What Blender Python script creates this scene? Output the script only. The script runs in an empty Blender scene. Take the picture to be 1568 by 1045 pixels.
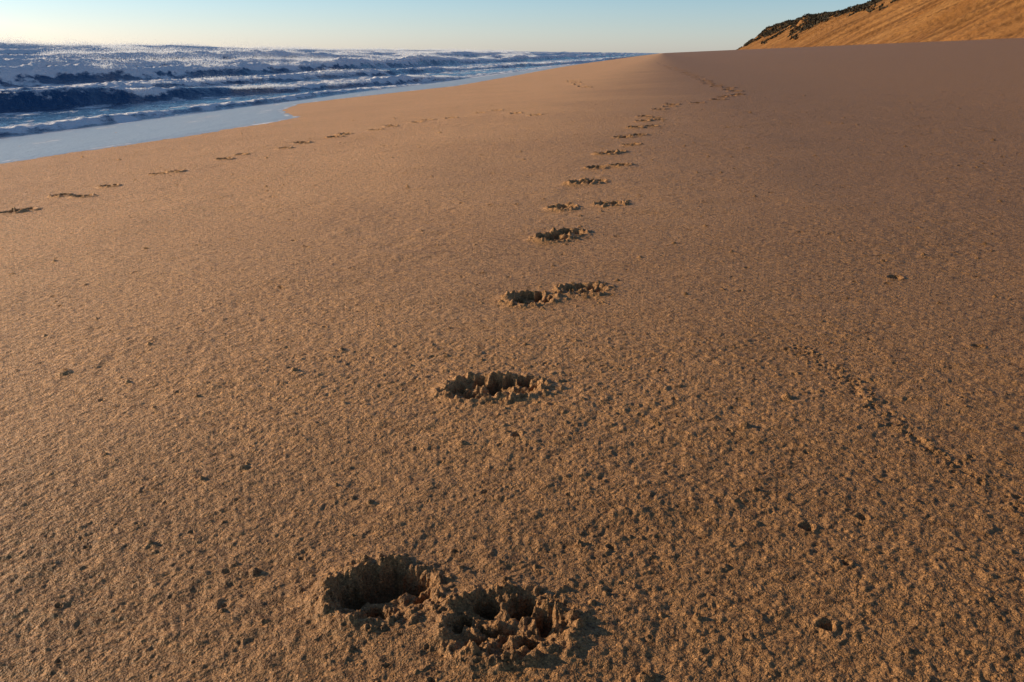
import bpy, math, numpy as np
rng=np.random.default_rng(7)
C9,S9=math.cos(math.radians(9)),math.sin(math.radians(9))
SEA=-0.85
# ---------------- noise helpers ----------------
def hsh(i,j,s):
    h=(i.astype(np.uint32)*np.uint32(374761393)+j.astype(np.uint32)*np.uint32(668265263)+np.uint32((s*2246822519)&0xffffffff))
    h=(h^(h>>np.uint32(13)))*np.uint32(1274126177)
    h=h^(h>>np.uint32(16))
    h=(h*np.uint32(2654435769)); h=h^(h>>np.uint32(15))
    return h.astype(np.float32)/np.float32(4294967296.)
def vn(x,y,s=0):
    xi=np.floor(x);yi=np.floor(y)
    fx=(x-xi).astype(np.float32);fy=(y-yi).astype(np.float32)
    i=xi.astype(np.int64);j=yi.astype(np.int64)
    fx=fx*fx*fx*(fx*(fx*6-15)+10);fy=fy*fy*fy*(fy*(fy*6-15)+10)
    a=hsh(i,j,s);b=hsh(i+1,j,s);c=hsh(i,j+1,s);d=hsh(i+1,j+1,s)
    return (a+(b-a)*fx+(c-a)*fy+(a-b-c+d)*fx*fy)*2-1
def fbm(x,y,s=0,o=4,g=.5):
    r=0;a=1;t=0
    for k in range(o):
        r=r+a*vn(x*(1.97**k)+k*17.3+.31*y,y*(1.97**k)-k*9.1-.31*x,s+k);t+=a;a*=g
    return r/t
def domes(x,y,cell,s,dens=1.,pw=.5):
    X=x/cell;Y=y/cell
    i=np.floor(X).astype(np.int64);j=np.floor(Y).astype(np.int64)
    out=np.zeros(X.shape,np.float32)
    for di in(-1,0,1):
        for dj in(-1,0,1):
            a=i+di;b=j+dj
            cx=a+hsh(a,b,s);cy=b+hsh(a,b,s+1);r=.25+.5*hsh(a,b,s+2);on=hsh(a,b,s+3)<dens
            q=1-((X-cx)**2+(Y-cy)**2)/(r*r)
            out=np.maximum(out,np.where(on,np.maximum(q,0)**pw*r,0))
    return out*cell
def sst(a,b,x):
    t=np.clip((x-a)/(b-a),0,1);return t*t*(3-2*t)
def gbase(v):
    v=np.asarray(v,float)
    z=0.062*v-.07*sst(-.6,3.4,v)+.07*sst(3,34,v)
    z=z-np.where(v<0,np.where(v>-8,.0022*v*v,.0022*64+.0352*(-v-8)),0)
    return z
def ground_big(u,v):
    z=gbase(np.minimum(v,60))+.0042
    return np.maximum(z,-9)
# ---------------- mesh helper ----------------
def grid_mesh(name,X,Y,Z,wrap=False,attrs=None):
    n,m=X.shape
    me=bpy.data.meshes.new(name)
    co=np.stack([X,Y,Z],-1).astype(np.float32).reshape(-1)
    me.vertices.add(n*m);me.vertices.foreach_set('co',co)
    idx=np.arange(n*m,dtype=np.int32).reshape(n,m)
    if wrap: idx=np.concatenate([idx,idx[:,:1]],1)
    q=np.stack([idx[:-1,:-1],idx[:-1,1:],idx[1:,1:],idx[1:,:-1]],-1).reshape(-1,4)
    return finish(me,name,q,attrs)
def finish(me,name,q,attrs=None,smooth=True):
    k=q.shape[1]
    me.loops.add(q.size);me.loops.foreach_set('vertex_index',q.reshape(-1).astype(np.int32))
    me.polygons.add(len(q));me.polygons.foreach_set('loop_start',np.arange(0,q.size,k,dtype=np.int32))
    try: me.polygons.foreach_set('loop_total',np.full(len(q),k,dtype=np.int32))
    except Exception: pass
    me.polygons.foreach_set('use_smooth',np.full(len(q),smooth,dtype=bool))
    me.update(calc_edges=True)
    for nm,ar in (attrs or {}).items():
        at=me.attributes.new(nm,'FLOAT','POINT');at.data.foreach_set('value',ar.astype(np.float32).reshape(-1))
    ob=bpy.data.objects.new(name,me);bpy.context.scene.collection.objects.link(ob)
    return ob
# ---------------- SAND SHEET ----------------
def geo(a,b,r):
    n=int(math.log(b/a)/r)+1
    return a*np.exp(np.linspace(0,math.log(b/a),n,endpoint=False))
DT=.07
R=np.concatenate([[.005,.1,.2,.3],geo(.4,9,.0024),geo(9,40,.0035),geo(40,150,.012),geo(150,6000,.05),[6000.]])
T=np.concatenate([np.arange(-42,42,DT),np.arange(42,318,3.)])*math.pi/180
RR,TT=np.meshgrid(R,T,indexing='ij')
X=RR*np.sin(TT);Y=RR*np.cos(TT)
V=X*C9-Y*S9;Uu=X*S9+Y*C9
Z=ground_big(Uu,V)
nf=int(np.sum(R<16))
u=Uu[:nf];v=V[:nf];rr=RR[:nf]
und=.007*fbm(u*1.1,v*1.6,11,3)+.0034*fbm(u*6.5,v*3.0,21,3)
Z[:nf]+=und*sst(16,9,rr)
cn=fbm(Uu*.8,V*.9,31,4)
rough=np.clip(sst(-2.4,1.2,V+.35*cn+.04*np.minimum(Uu,0))+.38*sst(1.6,.7,Uu+.3*cn),0,1.15)  # coarser relief inland; same mask paints light falloff into the colour
Z[:nf]+=sst(15,8,rr)*(.0016+.0010*rough[:nf])*fbm(u/.05,v/.04,35,3)*sst(-.4,.5,fbm(u*3,v*3,37,2))
Z[:nf]+=sst(16,8,rr)*sst(1.5,4,rr)*.0032*fbm(u/.11,v/.09,38,3)*sst(-.3,.6,fbm(u*1.5,v*1.5,39,2))
n1=int(np.sum(R<4.5));r1=rr[:n1];uu=u[:n1];vv=v[:n1]
ro=sst(-.5,1.2,fbm(uu*1.3,vv*1.3,31,3)*1.4+.5*np.clip(vv,-1,1.5)+.45)
fade=sst(4.5,2.,r1)
g1=fbm(uu/.0095,vv/.0105,41,2)
g2=vn(uu/.0048,vv/.0045,51)
cl=sst(.1,.7,fbm(uu/.02,vv/.02,66,2))
Z[:n1]+=fade*((.0005+.0006*ro)*g1+(.0004+.0004*ro)*g2*(r1<1.8)+.0010*ro*cl*(1+g1))
hollow_shade=np.zeros(X.shape)  # mask for painted shade in the print hollows
def win(pu,pv,rad):
    x=pv*C9+pu*S9;y=-pv*S9+pu*C9
    r=math.hypot(x,y);t=math.atan2(x,y)
    a=np.searchsorted(R,r-rad);b=np.searchsorted(R,r+rad)
    dt=math.asin(min(.99,rad/r))
    nT=int(np.sum(T<math.radians(42)-1e-6))
    c=max(0,np.searchsorted(T[:nT],t-dt));d=min(nT,np.searchsorted(T[:nT],t+dt))
    return slice(a,b),slice(c,d)
PAW=[(0,-.36,.46,.30,1),(-.66,.08,.21,.30,1),(-.25,.54,.21,.30,1),(.25,.54,.21,.30,1),(.66,.08,.21,.30,1)]
PA=[(-.14,.36,.44,.40,1.),(.40,.44,.26,.28,1.),(-.62,-.05,.22,.34,.9),(.70,.02,.14,.2,.6),(-.05,-.55,.36,.20,.9)]
PB=[(-.52,.42,.20,.26,1.1),(.14,.50,.22,.26,1.2),(.62,.16,.15,.32,1.),(-.80,-.10,.12,.22,.7),(-.08,-.20,.36,.12,1.),(.36,-.48,.16,.14,.9),(-.42,-.58,.18,.12,.7)]
def clods(pu,pv,n,spread,rmin,rmax,seed,lift=.5,ex=1.,keepin=None):
    rg_=np.random.default_rng(seed)
    for k in range(n):
        t=rg_.random()*6.283
        if keepin: dd=keepin[0]+(keepin[1]-keepin[0])*rg_.random()
        else: dd=spread*math.sqrt(rg_.random())
        cu_=pu+dd*math.sin(t)*.92;cv_=pv+dd*math.cos(t)*ex
        r=rmin+(rmax-rmin)*rg_.random()**1.8
        w=win(cu_,cv_,r*1.7)
        gu=Uu[w];gv=V[w]
        if gu.size==0: continue
        wx=.45*r*fbm(gu/(r*.9),gv/(r*.9),seed+k*3,3,.6);wy=.45*r*fbm(gu/(r*.9)+5,gv/(r*.9),seed+k*3+1,3,.6)
        el=.7+.6*rg_.random();th=rg_.random()*3.14
        a_=((gu-cu_+wx)*math.cos(th)+(gv-cv_+wy)*math.sin(th))*el;b_=(-(gu-cu_+wx)*math.sin(th)+(gv-cv_+wy)*math.cos(th))/el
        q=1-(a_**2+b_**2)/r**2
        Z[w]+=np.maximum(q,0)**.45*r*(lift+.5*rg_.random())+np.where(q>0,.0012*fbm(gu/.004,gv/.004,seed+k,2),0)
def paw(pu,pv,size,depth,seed,ang=0.,mess=1.,left=0.,pads=PAW,wa=.22,big=0.,bw=.30):
    w=win(pu,pv,size*2.8)
    U=Uu[w]-pu;W=V[w]-pv
    if U.size==0: return
    ca,sa=math.cos(ang),math.sin(ang)
    gu=Uu[w];gv=V[w]
    wx=wa*size*fbm(gu/(size*.42),gv/(size*.42),seed,4,.65);wy=wa*size*fbm(gu/(size*.42)+9,gv/(size*.42),seed+5,4,.65)
    b=(U*ca-W*sa+wy)/size
    a=(U*sa+W*ca+wx)/size
    rad=np.sqrt((a/1.0)**2+(b/.92)**2)
    dep=np.zeros(a.shape)
    for k_,(px,py,ra,rb,st) in enumerate(pads):
        j1=.12*math.sin(seed+k_*3.1)*(big==0);j2=.8+.35*abs(math.sin(seed*1.7+k_*2.2)) if big==0 else 1.
        q=np.sqrt(((a-px-j1)/(ra*j2))**2+((b-py+j1)/(rb*j2))**2)
        dep=np.maximum(dep,st*(1-sst(.6,1.25,q)))
    bowl=1-sst(.5,1.1,rad)
    rim=np.exp(-((rad-1.12)/.18)**2)*np.clip(.3+1.3*fbm(gu/(size*.35),gv/(size*.35),seed+11,3),0,1)
    rim=rim*(1+left*np.clip(-a,-.3,1))
    skirt=np.where(rad>1.1,np.exp(-((rad-1.1)/.4)**2),sst(.9,1.1,rad))
    rk=.7 if big else 1.
    h=-depth*(bw*bowl+.80*dep)+depth*.22*rk*rim+depth*.17*rk*(1+left*np.clip(-a,-.5,1))*skirt
    zone=np.exp(-(np.maximum(rad-.95,0)/.36)**2)*sst(-.5,.25,vn(gu/(size*.35),gv/(size*.35),seed+40)+.2*(rad>.75)*(rad<1.25))
    k=size/.06
    px_=gu+.0022*k*fbm(gu/(.006*k),gv/(.006*k),seed+60,2);py_=gv+.0022*k*fbm(gu/(.006*k)+7,gv/(.006*k),seed+61,2)
    lum=domes(px_,py_,.0135*k,seed+20,.6)+domes(px_,py_,.0085*k,seed+30,.7)*.9+domes(px_,py_,.005*k,seed+35,.6)*.6
    h+=mess*zone*lum*(.5 if big else .8)*(1-.62*np.clip(dep,0,1))+ .0015*k*mess*fbm(gu/(.006*k),gv/(.006*k),seed+50,2)*(rad<1.3)
    Z[w]+=h
    hollow_shade[w]=np.maximum(hollow_shade[w],np.clip(dep*.85+.1*bowl,0,1))
trail=[(.818,-.268,.060,.028,1.6),(.776,-.122,.062,.022,.3),(1.45,-.285,.060,.026,.7),(1.46,-.225,.052,.022,.3),(2.07,-.28,.056,.026,.8),(2.16,-.16,.056,.019,.4),
(2.82,-.315,.055,.026,.5),(2.9,-.265,.05,.02,.3),(3.44,-.35,.052,.018,.3),(3.51,-.17,.055,.020,.3),(4.13,-.34,.06,.028,.4),(4.17,-.27,.05,.02,.2),(4.73,-.31,.05,.018,0),(4.81,-.19,.055,.018,0),(5.43,-.30,.06,.03,.2),(5.5,-.24,.05,.025,0),
(5.94,-.17,.055,.024,0),(6.50,-.24,.06,.028,0),(6.61,-.14,.06,.026,0),(7.29,-.18,.06,.032,0),(7.4,-.06,.055,.025,0),(7.97,-.13,.06,.03,0),(8.1,-.02,.06,.026,0),(8.41,-.05,.06,.03,0),(8.6,-.14,.06,.03,0),(9.67,0,.07,.04,0),(10.1,.1,.06,.03,0),(10.55,.14,.07,.04,0),(10.73,.43,.075,.04,0),(11.41,.70,.08,.045,0),(12.0,.8,.08,.045,0),(12.55,1.02,.08,.045,0),(12.2,.9,.08,.04,0),
(13.6,1.06,.09,.055,0),(14.3,1.0,.08,.05,0),(14.95,1.05,.09,.055,0),(15.6,.9,.09,.05,0),(16.2,.95,.09,.055,0),(17,.85,.09,.05,0),(18.05,.84,.10,.06,0),(19,.88,.1,.06,0),(20.,.82,.1,.06,0),(21.8,.8,.11,.065,0),(23.63,.76,.12,.07,0),(25,.66,.12,.07,0),(27,.65,.13,.07,0),(30.47,.56,.14,.08,0),(33,.4,.14,.08,0),(36,.4,.16,.09,0),(40,.3,.17,.09,0),(45.2,.19,.19,.1,0),(52,0,.2,.1,0),(60,-.1,.24,.12,0)]
for i,(a,b,s,d,l) in enumerate(trail):
    paw(a,b,s,d,100+i*60,ang=.15*math.sin(i*2.3)*(i>1),left=l,mess=1. if a<12 else .4,pads=PA if i==0 else PB if i==1 else PAW,wa=.16 if i<2 else .24,big=(.45,1.,.35,.35,.3,.3)[i] if i<6 else 0.,bw=.18 if i==1 else .3)
clods(.776,-.122,30,.056,.0035,.0100,501,lift=.38)
clods(.776,-.122,55,.0,.0018,.0060,502,lift=.45,keepin=(.050,.074))
clods(.735,-.125,22,.030,.003,.008,503,lift=.45,ex=1.4)
clods(.785,-.270,14,.024,.003,.009,504,lift=.45,ex=1.6)
clods(.805,-.200,8,.016,.003,.007,505,lift=.4)
clods(.818,-.268,50,.0,.0018,.0055,506,lift=.45,keepin=(.052,.076))
clods(1.455,-.25,40,.062,.003,.010,507,lift=.45,ex=1.25)
clods(1.455,-.25,60,.0,.002,.006,508,lift=.5,ex=1.3,keepin=(.055,.085))
for q_,(a,b) in enumerate([(2.07,-.28),(2.16,-.16),(2.85,-.29),(3.44,-.35),(3.51,-.17),(4.15,-.31)]):
    clods(a,b,20,.055,.004,.010,520+q_*7,lift=.4);clods(a,b,30,0,.003,.008,521+q_*7,lift=.45,keepin=(.05,.085))
lt=[(3.83,-3.07),(3.89,-3.03),(4.40,-3.20),(4.33,-3.02),(4.76,-3.14),(5.33,-3.16),(5.4,-3.08),(6.12,-3.10),(6.48,-3.13),(6.89,-2.96),(7.35,-3.00),(7.85,-2.89),(8.13,-2.90),(8.44,-2.69),(8.92,-2.68),(9.44,-2.54),(9.71,-2.50),(9.84,-2.27),(10.60,-2.09),(10.99,-1.96),(10.19,-1.60),(9.64,-1.30),(23.51,-2.26),(21.8,-2.0),(20.22,-1.80),(17.73,-1.42),(18.4,-1.55)]
for i,(a,b) in enumerate(lt): paw(a,b,.050+.035*(a>12)+.012*(a>7),.028+.016*((i*7)%5)/5+.04*(a>12)+.01*(a>7),4000+i*60,ang=.3*math.sin(i*1.7),mess=.5)
def pit(pu,pv,rad,h,seed):
    w=win(pu,pv,rad*3.5)
    gu=Uu[w];gv=V[w]
    if gu.size==0:return
    d=np.sqrt((gu-pu)**2+(gv-pv)**2)/rad*(1+.35*vn(gu/rad*.8,gv/rad*.8,seed))
    if h<0: Z[w]+=h*(1-sst(.3,1.2,d))-h*.3*np.exp(-((d-1.35)/.4)**2)
    else: Z[w]+=h*np.sqrt(np.maximum(1-d*d,0))*(1+.4*vn(gu/rad*2,gv/rad*2,seed+3))
for i,(a,b,r,h) in enumerate([(2.31,.61,.016,-.010),(.81,.2,.008,-.007),(1.44,.24,.009,.007),(1.25,-.19,.008,-.007),(.81,.07,.005,.005),(.85,-.44,.006,.006),(1.22,-.27,.007,.005),(1.12,-.58,.008,.004),(1.52,-1.16,.015,.005),(1.01,.21,.008,-.006),(1.04,.28,.006,-.005),(.93,.24,.005,-.005),(.71,.02,.009,.006),(1.31,.16,.009,.005),(1.74,.63,.010,-.006),(6.6,-2.03,.02,-.015)]): pit(a,b,r,h,9000+i)
for i in range(2600):
    uu_=.5+12*rng.random()**1.25;vv_=(rng.random()-.5)*1.5*uu_-.1*uu_
    r=.0012+.0022*rng.random()**2.5
    r*=1+.42*uu_
    pit(uu_,vv_,r,(-1 if rng.random()<.6 else 1)*r*(.5+.6*rng.random()),9500+i)
for cu_,cv_ in((.79,-.19),(1.455,-.25),(2.1,-.22)):
    for k in range(70):
        ang_=rng.random()*6.28;dd=.075+.05*rng.exponential()
        r=(.0012+.0026*rng.random()**2)
        pit(cu_+dd*math.sin(ang_)*.9,cv_+dd*math.cos(ang_)*1.4,r,r*.9,15000+k)
cre=[(1.72,.29),(1.68,.31),(1.60,.33),(1.52,.36),(1.44,.37),(1.35,.385),(1.26,.41),(1.17,.45),(1.08,.48),(1.0,.51),(.93,.55)]
cw=win(1.32,.42,.55);cu=Uu[cw];cvv=V[cw]
line=np.interp(cu,[c[0] for c in cre][::-1],[c[1] for c in cre][::-1])+.014*fbm(cu/.05,cu*0,95,3)
dl=cvv-line;inn=sst(.90,.97,cu)*sst(1.74,1.66,cu)*np.clip(.15+1.2*fbm(cu/.03,cvv/.1,96,3),0,1)
Z[cw]+=inn*(-.0035*np.exp(-(dl/.006)**2)+.0016*np.exp(-((dl-.011)/.006)**2))
for i in range(len(cre)-1):
    for k in range(22):
        t=rng.random();a=cre[i][0]*(1-t)+cre[i+1][0]*t;b=cre[i][1]*(1-t)+cre[i+1][1]*t
        r=.0016+.0030*rng.random()
        pit(a+rng.normal()*.008,b+rng.normal()*.013,r,(-1 if rng.random()<.6 else 1)*r*.7,12000+i*40+k)
sand=grid_mesh("sand_beach",X,Y,Z,wrap=True,attrs={'coarse_shade':rough,'hollow_shade':hollow_shade})
# ---------------- SEA ----------------
E_u=[-400,-20,0,7.2,7.7,8.6,9.7,10.7,11.5,12.4,14,16,20.8,22.8,24.8,27.8,40,82,223,1000,6000]
E_v=[-6,-5.6,-5.9,-5.75,-5.5,-5.38,-5.2,-5.05,-4.97,-5.1,-5.9,-6.9,-8.5,-8.2,-7.4,-6.3,-6.7,-8.8,-13,-16,-20]
su=np.concatenate([-geo(30,600,.08)[::-1],np.arange(-29,4,.5),np.arange(4,60,.07),geo(60,200,.004),geo(200,5000,.03)])
sv=np.concatenate([-np.arange(4,24,.06),-geo(24,140,.0035),-geo(140,5000,.03)])
SU,SV=np.meshgrid(su,sv,indexing='ij')
E=np.interp(SU,E_u,E_v)+.08*fbm(SU*1.5,SU*0,5,2)
gb=ground_big(SU,SV)
film=gb+.012*np.clip((E-SV)/.25,-5,1)+.003*fbm(SU*2,SV*4,6,2)*(SV<E)
film=np.where(SV<-13,-9,film)
crests=[
(-11.0,.025,.12,.18,.6,34,1.),
(-15.6,.17,.40,.34,1.0,48,1.0),
(-19.5,.08,.30,.5,1.5,120,1.15),
(-24.5,.02,.75,.7,2.0,400,1.25),
(-33.,.01,.65,1.0,3.,600,1.15),
(-44.,.01,1.05,1.3,4.,900,1.25),
(-60.,0,.9,1.8,5,2000,1.1),
(-76.,0,1.25,2,7,2000,1.25),
(-118.,0,1.6,3,10,3000,1.2),
(-170.,0,1.7,4,14,3000,1.1)]
def crest_at(i,uq):
    v0,sl,am,wf,wb,um,br=crests[i];sc=abs(v0)
    vc=v0+sl*(np.minimum(uq,um)-17)+.03*sc*fbm(uq/(sc*.45),uq*0+i,300+i*7,3)
    al=.8+.5*fbm(uq/(sc*.7),uq*0+3+i,330+i*7,2)
    if um<100: al=al*sst(um+6,um-10,uq)
    bk=sst(.0,.35,fbm(uq/(sc*.5),uq*0+5,360+i*7,3)+br-.45)
    return vc,am*np.clip(al,.1,1.3),bk
wave=np.zeros(SU.shape);foam=np.zeros(SU.shape);dark=np.zeros(SU.shape)
depth_f=sst(-8,-14,SV)
u1=su[:,None]
for i,(v0,sl,am,wf,wb,um,br) in enumerate(crests):
    sc=abs(v0)
    vc,A,brk=crest_at(i,u1)
    d=SV-vc
    p=np.where(d>0,np.exp(-(d/wf)**2),np.exp(-(np.abs(d)/wb)**1.6))
    wave+=A*p
    jag=.5+.5*fbm(SU/(.05*sc),SV/(.035*sc),390+i,3)
    jg2=.5+.5*fbm(SU/(.02*sc),SV/(.3*sc),395+i,3)
    lip=np.exp(-((d+.05*wf)/(wf*.5+wb*.16))**2)
    spill=np.where(d>0,np.exp(-(d/(wf*(.6+1.6*jg2)))**2),0)*sst(.25,.6,jag)*brk
    trail_=np.where(d<0,np.exp(d/(wb*2.0)),0)*.88
    foam=np.maximum(foam,brk*np.maximum(np.maximum(lip*(.95+.5*jag),spill),trail_*(.45+.8*jag)))
    if i!=0: dark=np.maximum(dark,np.exp(-((d-wf*1.1)/(wf*.7))**2)*(1-.9*brk*sst(.4,.7,jag)))
    wave+=.16*A*brk*lip*(jag-.3)*2
ch=(.04+.0014*np.minimum(-SV,60))*fbm(SU*.9,SV*1.6,501,4)
surf=SEA+wave+(ch+.07*foam*fbm(SU*4,SV*4,520,3))*depth_f
mixk=sst(-10.1,-10.7,SV)
S=np.where(SV>-10.1,film,film*(1-mixk)+np.maximum(surf,film)*mixk)
S=np.where(SV>E+1.2,gb-.06,S)
foam=np.where(SV>-10.8,foam*.5,foam)
filmf=sst(-10.9,-10.3,SV)
edge=np.exp(-((SV-E+.08)/.07)**2)
shore=np.exp(-((SV+10.9-.3*fbm(SU*.6,SU*0,77,3))/.3)**2)*(.65+.5*fbm(SU*1.5,SV*2,79,3))
trough=(.44*sst(-10,-14,SV)*sst(-200,-30,SV)+.36*fbm(SU/2.4,SV/1.0,88,3)*depth_f)*(1-.75*dark)
foam=np.maximum(foam*(1-.25*dark),trough)
foam=np.maximum(foam,np.maximum(edge*.5,shore))
foam=np.maximum(foam,.25*sst(-5,-8,SV)*filmf)
SX=SV*C9+SU*S9;SY=-SV*S9+SU*C9
sea=grid_mesh("sea_water",SX,SY,S,attrs={'foam':np.clip(foam,0,1),'film':filmf})
# ---------------- SPRAY ----------------
def quads(name,P,size,stretch=1.):
    n=len(P)
    a=rng.normal(size=(n,3));a/=np.linalg.norm(a,axis=1)[:,None]
    b=rng.normal(size=(n,3));b-=a*np.sum(a*b,1)[:,None];b/=np.linalg.norm(b,axis=1)[:,None]
    if stretch!=1: a=a*0.5+np.array([0,0,stretch])
    s=size[:,None]
    co=np.stack([P-a*s-b*s*.6,P+b*s-a*s*.4,P+a*s+b*s*.3,P-b*s+a*s*.2],1).reshape(-1,3)
    me=bpy.data.meshes.new(name);me.vertices.add(len(co));me.vertices.foreach_set('co',co.astype(np.float32).reshape(-1))
    return finish(me,name,np.arange(len(co)).reshape(-1,4),smooth=False)
pts=[];szs=[]
for i,(v0,sl,am,wf,wb,um,br) in enumerate(crests):
    if i==0:continue
    sc=abs(v0);n=int(90000+sc*1100)
    q=10+ (min(um,30+sc*6)-10)*rng.random(n)**1.2
    vc,A,bk=crest_at(i,q)
    k=fbm(q/(sc*.2),q*0+5,800+i,3)*1.5+(bk-.75)*.6
    keep=k>.3*rng.random(n)-.15;q=q[keep];k=np.maximum(k[keep],0);vc=vc[keep];A=A[keep];n=len(q)
    h=rng.exponential(1,n)*(.07+1.3*k)*A*.42*(.35 if i<3 else 1)
    z=SEA+A+h-.12*A
    vv_=vc-h*1.8*(.3+rng.random(n))+.4*rng.normal(size=n)*wf
    pts.append(np.stack([vv_*C9+q*S9,-vv_*S9+q*C9,z],1));szs.append((.006+.0012*sc)*(.3+rng.random(n))*np.exp(-h/A*.9))
spray=quads("sea_spray",np.concatenate(pts),np.concatenate(szs))
# ---------------- DUNE ----------------
du=np.concatenate([np.arange(20,300,1.2),np.arange(300,860,1.5)]);dv=np.concatenate([np.arange(44,100,.5),np.arange(100,200,4)])
DU,DV=np.meshgrid(du,dv,indexing='ij')
toe=50+2.5*fbm(DU/60,DU*0,601,3)+sst(640,800,DU)*12
H=17+1.9*fbm(DU/70,DU*0+2,611,4)+1.0*fbm(DU/14,DU*0+2,612,3);H=H*sst(850,700,DU)**.6-1.8*np.exp(-((DU-430)/35)**2)
w=DV-toe+1.2*fbm(DU/9,DV/60,621,3)
face=np.where(w>0,w*math.tan(math.radians(31)),w*.1)
strk=fbm((DU+DV*.9)/3.2,DV/60,631,4,.65)
gul=1.1*strk*sst(0,8,w)
scarp=sst(430,520,DU)*3.5*sst(-.1,.4,fbm(DU/25,DV/10,641,3))*sst(.3,.8,face/np.maximum(H,1))
z=face+gul+scarp
zt=H+.05*(DV-75)+.8*fbm(DU/8,DV/8,651,3)
k=1.2;zz=-np.log(np.exp(-z/k)+np.exp(-zt/k))*k
DZ=ground_big(DU,np.minimum(DV,50))+zz-.15-.3*sst(2,-6,w)
DX=DV*C9+DU*S9;DY=-DV*S9+DU*C9
dune=grid_mesh("sand_dune",DX,DY,DZ,attrs={'streak':.5+.5*fbm((DU+DV*.9)/2.2,DV/50,661,4,.65)})
n=120000
gu=320+520*rng.random(n)**.9;gv=54+36*rng.random(n)
iu=np.clip(np.searchsorted(du,gu),0,len(du)-1);iv=np.clip(np.searchsorted(dv,gv),0,len(dv)-1)
gz=DZ[iu,iv];hh=gz/np.maximum(H[iu,0]+3,3)
den=fbm(gu/22,gv/7,701,3)*1.3+sst(.3,1.0,hh)*1.1-.50+.3*sst(400,520,gu)
den=den-.8*sst(390,320,gu)
keep=(den>.12)
gu,gv,gz=gu[keep],gv[keep],gz[keep]
lump=np.clip(domes(gu,gv,3.5,720,.9),0,3)
P=np.stack([gv*C9+gu*S9,-gv*S9+gu*C9,gz+lump*.4*rng.random(len(gu))+.05],1)
veg=quads("dune_grass",P,.2+.3*rng.random(len(gu)),stretch=.6)
# ---------------- MATERIALS ----------------
def mat(name):
    m=bpy.data.materials.new(name);m.use_nodes=True;nt=m.node_tree
    b=nt.nodes['Principled BSDF'];return m,nt,b
def noise(nt,vec,scale,detail=3,rough=.5):
    n=nt.nodes.new('ShaderNodeTexNoise');n.inputs['Scale'].default_value=scale;n.inputs['Detail'].default_value=detail;n.inputs['Roughness'].default_value=rough
    nt.links.new(vec,n.inputs['Vector']);return n
def ramp(nt,fac,stops):
    r=nt.nodes.new('ShaderNodeValToRGB');e=r.color_ramp.elements
    while len(e)<len(stops): e.new(.5)
    for i,(p,c) in enumerate(stops): e[i].position=p;e[i].color=(*c,1) if len(c)==3 else c
    nt.links.new(fac,r.inputs[0]);return r
def mix(nt,f,a,b,blend='MIX'):
    n=nt.nodes.new('ShaderNodeMix');n.data_type='RGBA';n.blend_type=blend
    if isinstance(f,(int,float)): n.inputs[0].default_value=f
    else: nt.links.new(f,n.inputs[0])
    for s,x in((6,a),(7,b)):
        if isinstance(x,tuple): n.inputs[s].default_value=(*x,1)
        else: nt.links.new(x,n.inputs[s])
    return n.outputs[2]
def math_(nt,op,a,b=None,c=None):
    n=nt.nodes.new('ShaderNodeMath');n.operation=op
    for i,x in enumerate((a,b,c)):
        if x is None: continue
        if isinstance(x,(int,float)): n.inputs[i].default_value=x
        else: nt.links.new(x,n.inputs[i])
    return n.outputs[0]
def attr(nt,nm):
    n=nt.nodes.new('ShaderNodeAttribute');n.attribute_name=nm;return n.outputs['Fac']
def bump(nt,h,strength,dist,nrm=None):
    b=nt.nodes.new('ShaderNodeBump');b.inputs['Distance'].default_value=dist
    if isinstance(strength,(int,float)): b.inputs['Strength'].default_value=strength
    else: nt.links.new(strength,b.inputs['Strength'])
    nt.links.new(h,b.inputs['Height'])
    if nrm: nt.links.new(nrm,b.inputs['Normal'])
    return b.outputs[0]
m,nt,b=mat("beach_sand");g=nt.nodes.new('ShaderNodeNewGeometry').outputs['Position']
ca=attr(nt,'coarse_shade');da=attr(nt,'hollow_shade')
big=noise(nt,g,.9,4,.55);med=noise(nt,g,14,4,.6);fine=noise(nt,g,420,2,.6);mid=noise(nt,g,70,3,.7)
c1=ramp(nt,big.outputs[0],[(.3,(.88,.445,.172)),(.7,(.98,.51,.205))]).outputs[0]
c1=mix(nt,ca,c1,(.345,.168,.062))  # coarser sand, plus painted light falloff towards the right and the camera
c2=mix(nt,math_(nt,'MULTIPLY',med.outputs[0],.4),c1,(.43,.208,.076))
grain_glint=ramp(nt,fine.outputs[0],[(.28,(.26,.25,.24)),(.45,(.86,.86,.86)),(.62,(1.18,1.18,1.18)),(.69,(2.2,2.05,1.8))]).outputs[0]  # grain tones; brightest stop paints sunlit glints into the colour
c3=mix(nt,.9,c2,grain_glint,'MULTIPLY')
c3=mix(nt,.85,c3,ramp(nt,mid.outputs[0],[(.35,(.5,.47,.45)),(.5,(1,1,1)),(.7,(1.15,1.15,1.15))]).outputs[0],'MULTIPLY')
c3=mix(nt,math_(nt,'MULTIPLY',da,.75),c3,(.09,.048,.02))  # shade inside the prints painted as darker sand colour
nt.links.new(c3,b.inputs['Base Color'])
b.inputs['Roughness'].default_value=.55;b.inputs['Specular IOR Level'].default_value=.18
h1=noise(nt,g,150,3,.65);h2=noise(nt,g,480,2,.6);h3=noise(nt,g,38,4,.65)
n1_=bump(nt,h3.outputs[0],1.,.011);n2_=bump(nt,h1.outputs[0],1.,.005,n1_);n3_=bump(nt,h2.outputs[0],1.,.0015,n2_)
nt.links.new(n3_,b.inputs['Normal'])
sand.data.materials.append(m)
m,nt,b=mat("dune_sand");g=nt.nodes.new('ShaderNodeNewGeometry').outputs['Position']
a=noise(nt,g,.06,5,.6);a2=noise(nt,g,.5,5,.65)
c1=ramp(nt,a.outputs[0],[(.35,(.29,.120,.032)),(.65,(.37,.17,.052))]).outputs[0]
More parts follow.
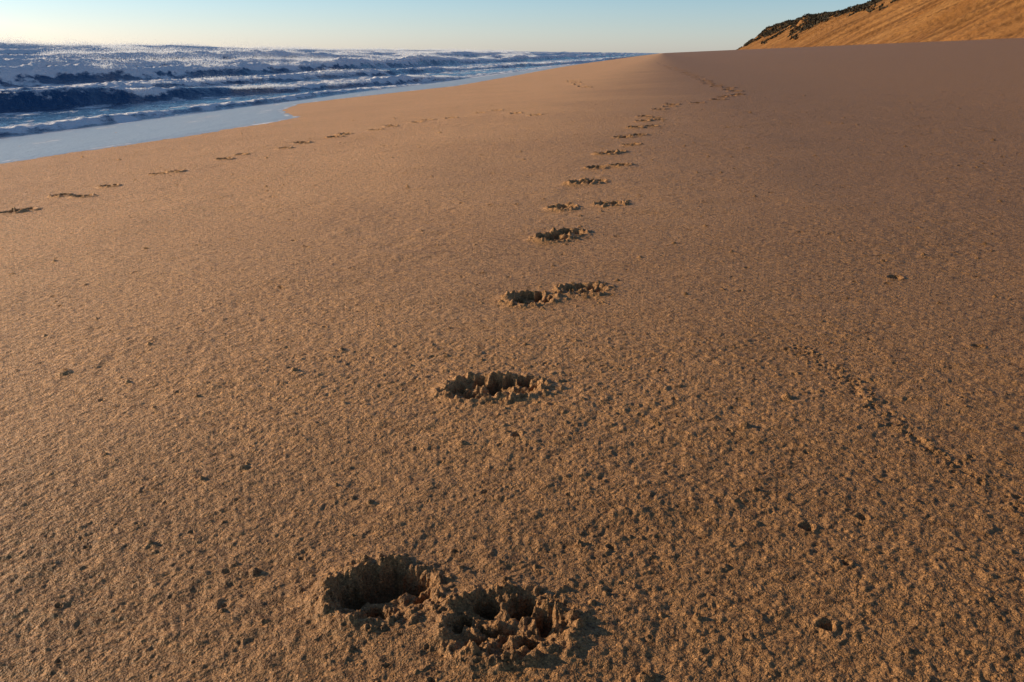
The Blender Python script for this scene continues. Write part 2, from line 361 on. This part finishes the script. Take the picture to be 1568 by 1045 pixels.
c2=mix(nt,ramp(nt,a2.outputs[0],[(.5,(0,0,0)),(.7,(.8,.8,.8))]).outputs[0],c1,(.18,.08,.028))
c2=mix(nt,1.,c2,ramp(nt,attr(nt,'streak'),[(.3,(.55,.52,.5)),(.5,(.92,.92,.92)),(.7,(1.1,1.1,1.1))]).outputs[0],'MULTIPLY')
nt.links.new(c2,b.inputs['Base Color']);b.inputs['Roughness'].default_value=.9;b.inputs['Specular IOR Level'].default_value=.1
nt.links.new(bump(nt,a2.outputs[0],.8,1.),b.inputs['Normal'])
dune.data.materials.append(m)
m,nt,b=mat("dune_grass_leaf");g=nt.nodes.new('ShaderNodeNewGeometry').outputs['Position']
a=noise(nt,g,.4,3)
nt.links.new(ramp(nt,a.outputs[0],[(.35,(.03,.025,.012)),(.65,(.075,.05,.022))]).outputs[0],b.inputs['Base Color']);b.inputs['Roughness'].default_value=.9
veg.data.materials.append(m)
m,nt,b=mat("sea_surface");g=nt.nodes.new('ShaderNodeNewGeometry').outputs['Position']
af=attr(nt,'foam');al=attr(nt,'film')
mp=nt.nodes.new('ShaderNodeMapping');mp.inputs['Rotation'].default_value=(0,0,math.radians(9));mp.inputs['Scale'].default_value=(1,.45,1)
nt.links.new(g,mp.inputs[0])
fn=noise(nt,mp.outputs[0],2.2,8,.72)
thr=math_(nt,'SUBTRACT',1.0,af)
f=math_(nt,'MULTIPLY',math_(nt,'SUBTRACT',math_(nt,'MULTIPLY_ADD',fn.outputs[0],1.7,-.25),math_(nt,'MULTIPLY',thr,.95)),5.)
f=math_(nt,'MINIMUM',math_(nt,'MAXIMUM',f,0),1)
wc=mix(nt,al,(.012,.075,.18),(.38,.33,.30))
base=mix(nt,f,wc,(.98,.92,.90))
nt.links.new(base,b.inputs['Base Color'])
rg=math_(nt,'MULTIPLY_ADD',f,.6,math_(nt,'MULTIPLY_ADD',al,.14,.14));nt.links.new(rg,b.inputs['Roughness'])
b.inputs['IOR'].default_value=1.33
w1=noise(nt,mp.outputs[0],3.,5,.6);w2=noise(nt,mp.outputs[0],18,4,.6)
st=math_(nt,'MULTIPLY_ADD',al,-.65,1.)
nn=bump(nt,w1.outputs[0],math_(nt,'MULTIPLY_ADD',al,-.85,1.),.16);nn=bump(nt,w2.outputs[0],st,.025,nn)
nt.links.new(nn,b.inputs['Normal'])
sea.data.materials.append(m)
m,nt,b=mat("spray_droplets");out=nt.nodes['Material Output']
tr=nt.nodes.new('ShaderNodeBsdfTransparent');tl=nt.nodes.new('ShaderNodeBsdfTranslucent');tl.inputs[0].default_value=(.95,.95,.95,1);df=nt.nodes.new('ShaderNodeBsdfDiffuse');df.inputs[0].default_value=(.95,.95,.95,1)
m1=nt.nodes.new('ShaderNodeMixShader');nt.links.new(tl.outputs[0],m1.inputs[1]);nt.links.new(df.outputs[0],m1.inputs[2])
m2=nt.nodes.new('ShaderNodeMixShader');m2.inputs[0].default_value=.38;nt.links.new(tr.outputs[0],m2.inputs[1]);nt.links.new(m1.outputs[0],m2.inputs[2]);nt.links.new(m2.outputs[0],out.inputs[0])
spray.data.materials.append(m)
# ---------------- LIGHT ----------------
EL=math.radians(14.5);AZ=math.radians(-72)
sd=bpy.data.lights.new("sun","SUN");sd.energy=5;sd.angle=math.radians(.5);sd.color=(1,.82,.57)
so=bpy.data.objects.new("sun",sd);bpy.context.scene.collection.objects.link(so)
from mathutils import Vector,Matrix
dirv=Vector((math.sin(AZ)*math.cos(EL),math.cos(AZ)*math.cos(EL),math.sin(EL)))
so.rotation_euler=dirv.to_track_quat('Z','Y').to_euler();so.location=dirv*50
w=bpy.data.worlds.new("World");bpy.context.scene.world=w;w.use_nodes=True;nt=w.node_tree
sk=nt.nodes.new('ShaderNodeTexSky');sk.sky_type='NISHITA';sk.sun_disc=False;sk.sun_elevation=EL;sk.sun_rotation=AZ%(2*math.pi);sk.air_density=1.;sk.dust_density=.4;sk.ozone_density=1.8;sk.altitude=0
tc=nt.nodes.new('ShaderNodeTexCoord');sx=nt.nodes.new('ShaderNodeSeparateXYZ');nt.links.new(tc.outputs['Generated'],sx.inputs[0])
tr_=ramp(nt,sx.outputs['Z'],[(0,(1.0,1.12,1.72)),(.03,(.80,.97,1.46)),(.08,(.56,.80,1.12)),(.45,(.50,.60,.72))])
tint=mix(nt,1.0,sk.outputs[0],tr_.outputs[0],'MULTIPLY')
bg=nt.nodes['Background'];bg.inputs[1].default_value=.14;nt.links.new(tint,bg.inputs[0])
# ---------------- CAMERA ----------------
cd=bpy.data.cameras.new("camera");co=bpy.data.objects.new("camera",cd);bpy.context.scene.collection.objects.link(co)
cd.sensor_width=36;cd.lens=36*1358/1568;cd.clip_start=.02;cd.clip_end=20000
p=math.radians(18.08);a=math.radians(.6)
F=Vector((0,math.cos(p),-math.sin(p)));U0=Vector((0,math.sin(p),math.cos(p)));R0=Vector((1,0,0))
Rv=math.cos(a)*R0+math.sin(a)*U0;Uv=-math.sin(a)*R0+math.cos(a)*U0
M=Matrix((Rv,Uv,-F)).transposed().to_4x4();M.translation=Vector((0,0,.56));co.matrix_world=M
sc=bpy.context.scene;sc.camera=co
sc.view_settings.view_transform='Standard';sc.view_settings.look='None';sc.view_settings.exposure=0
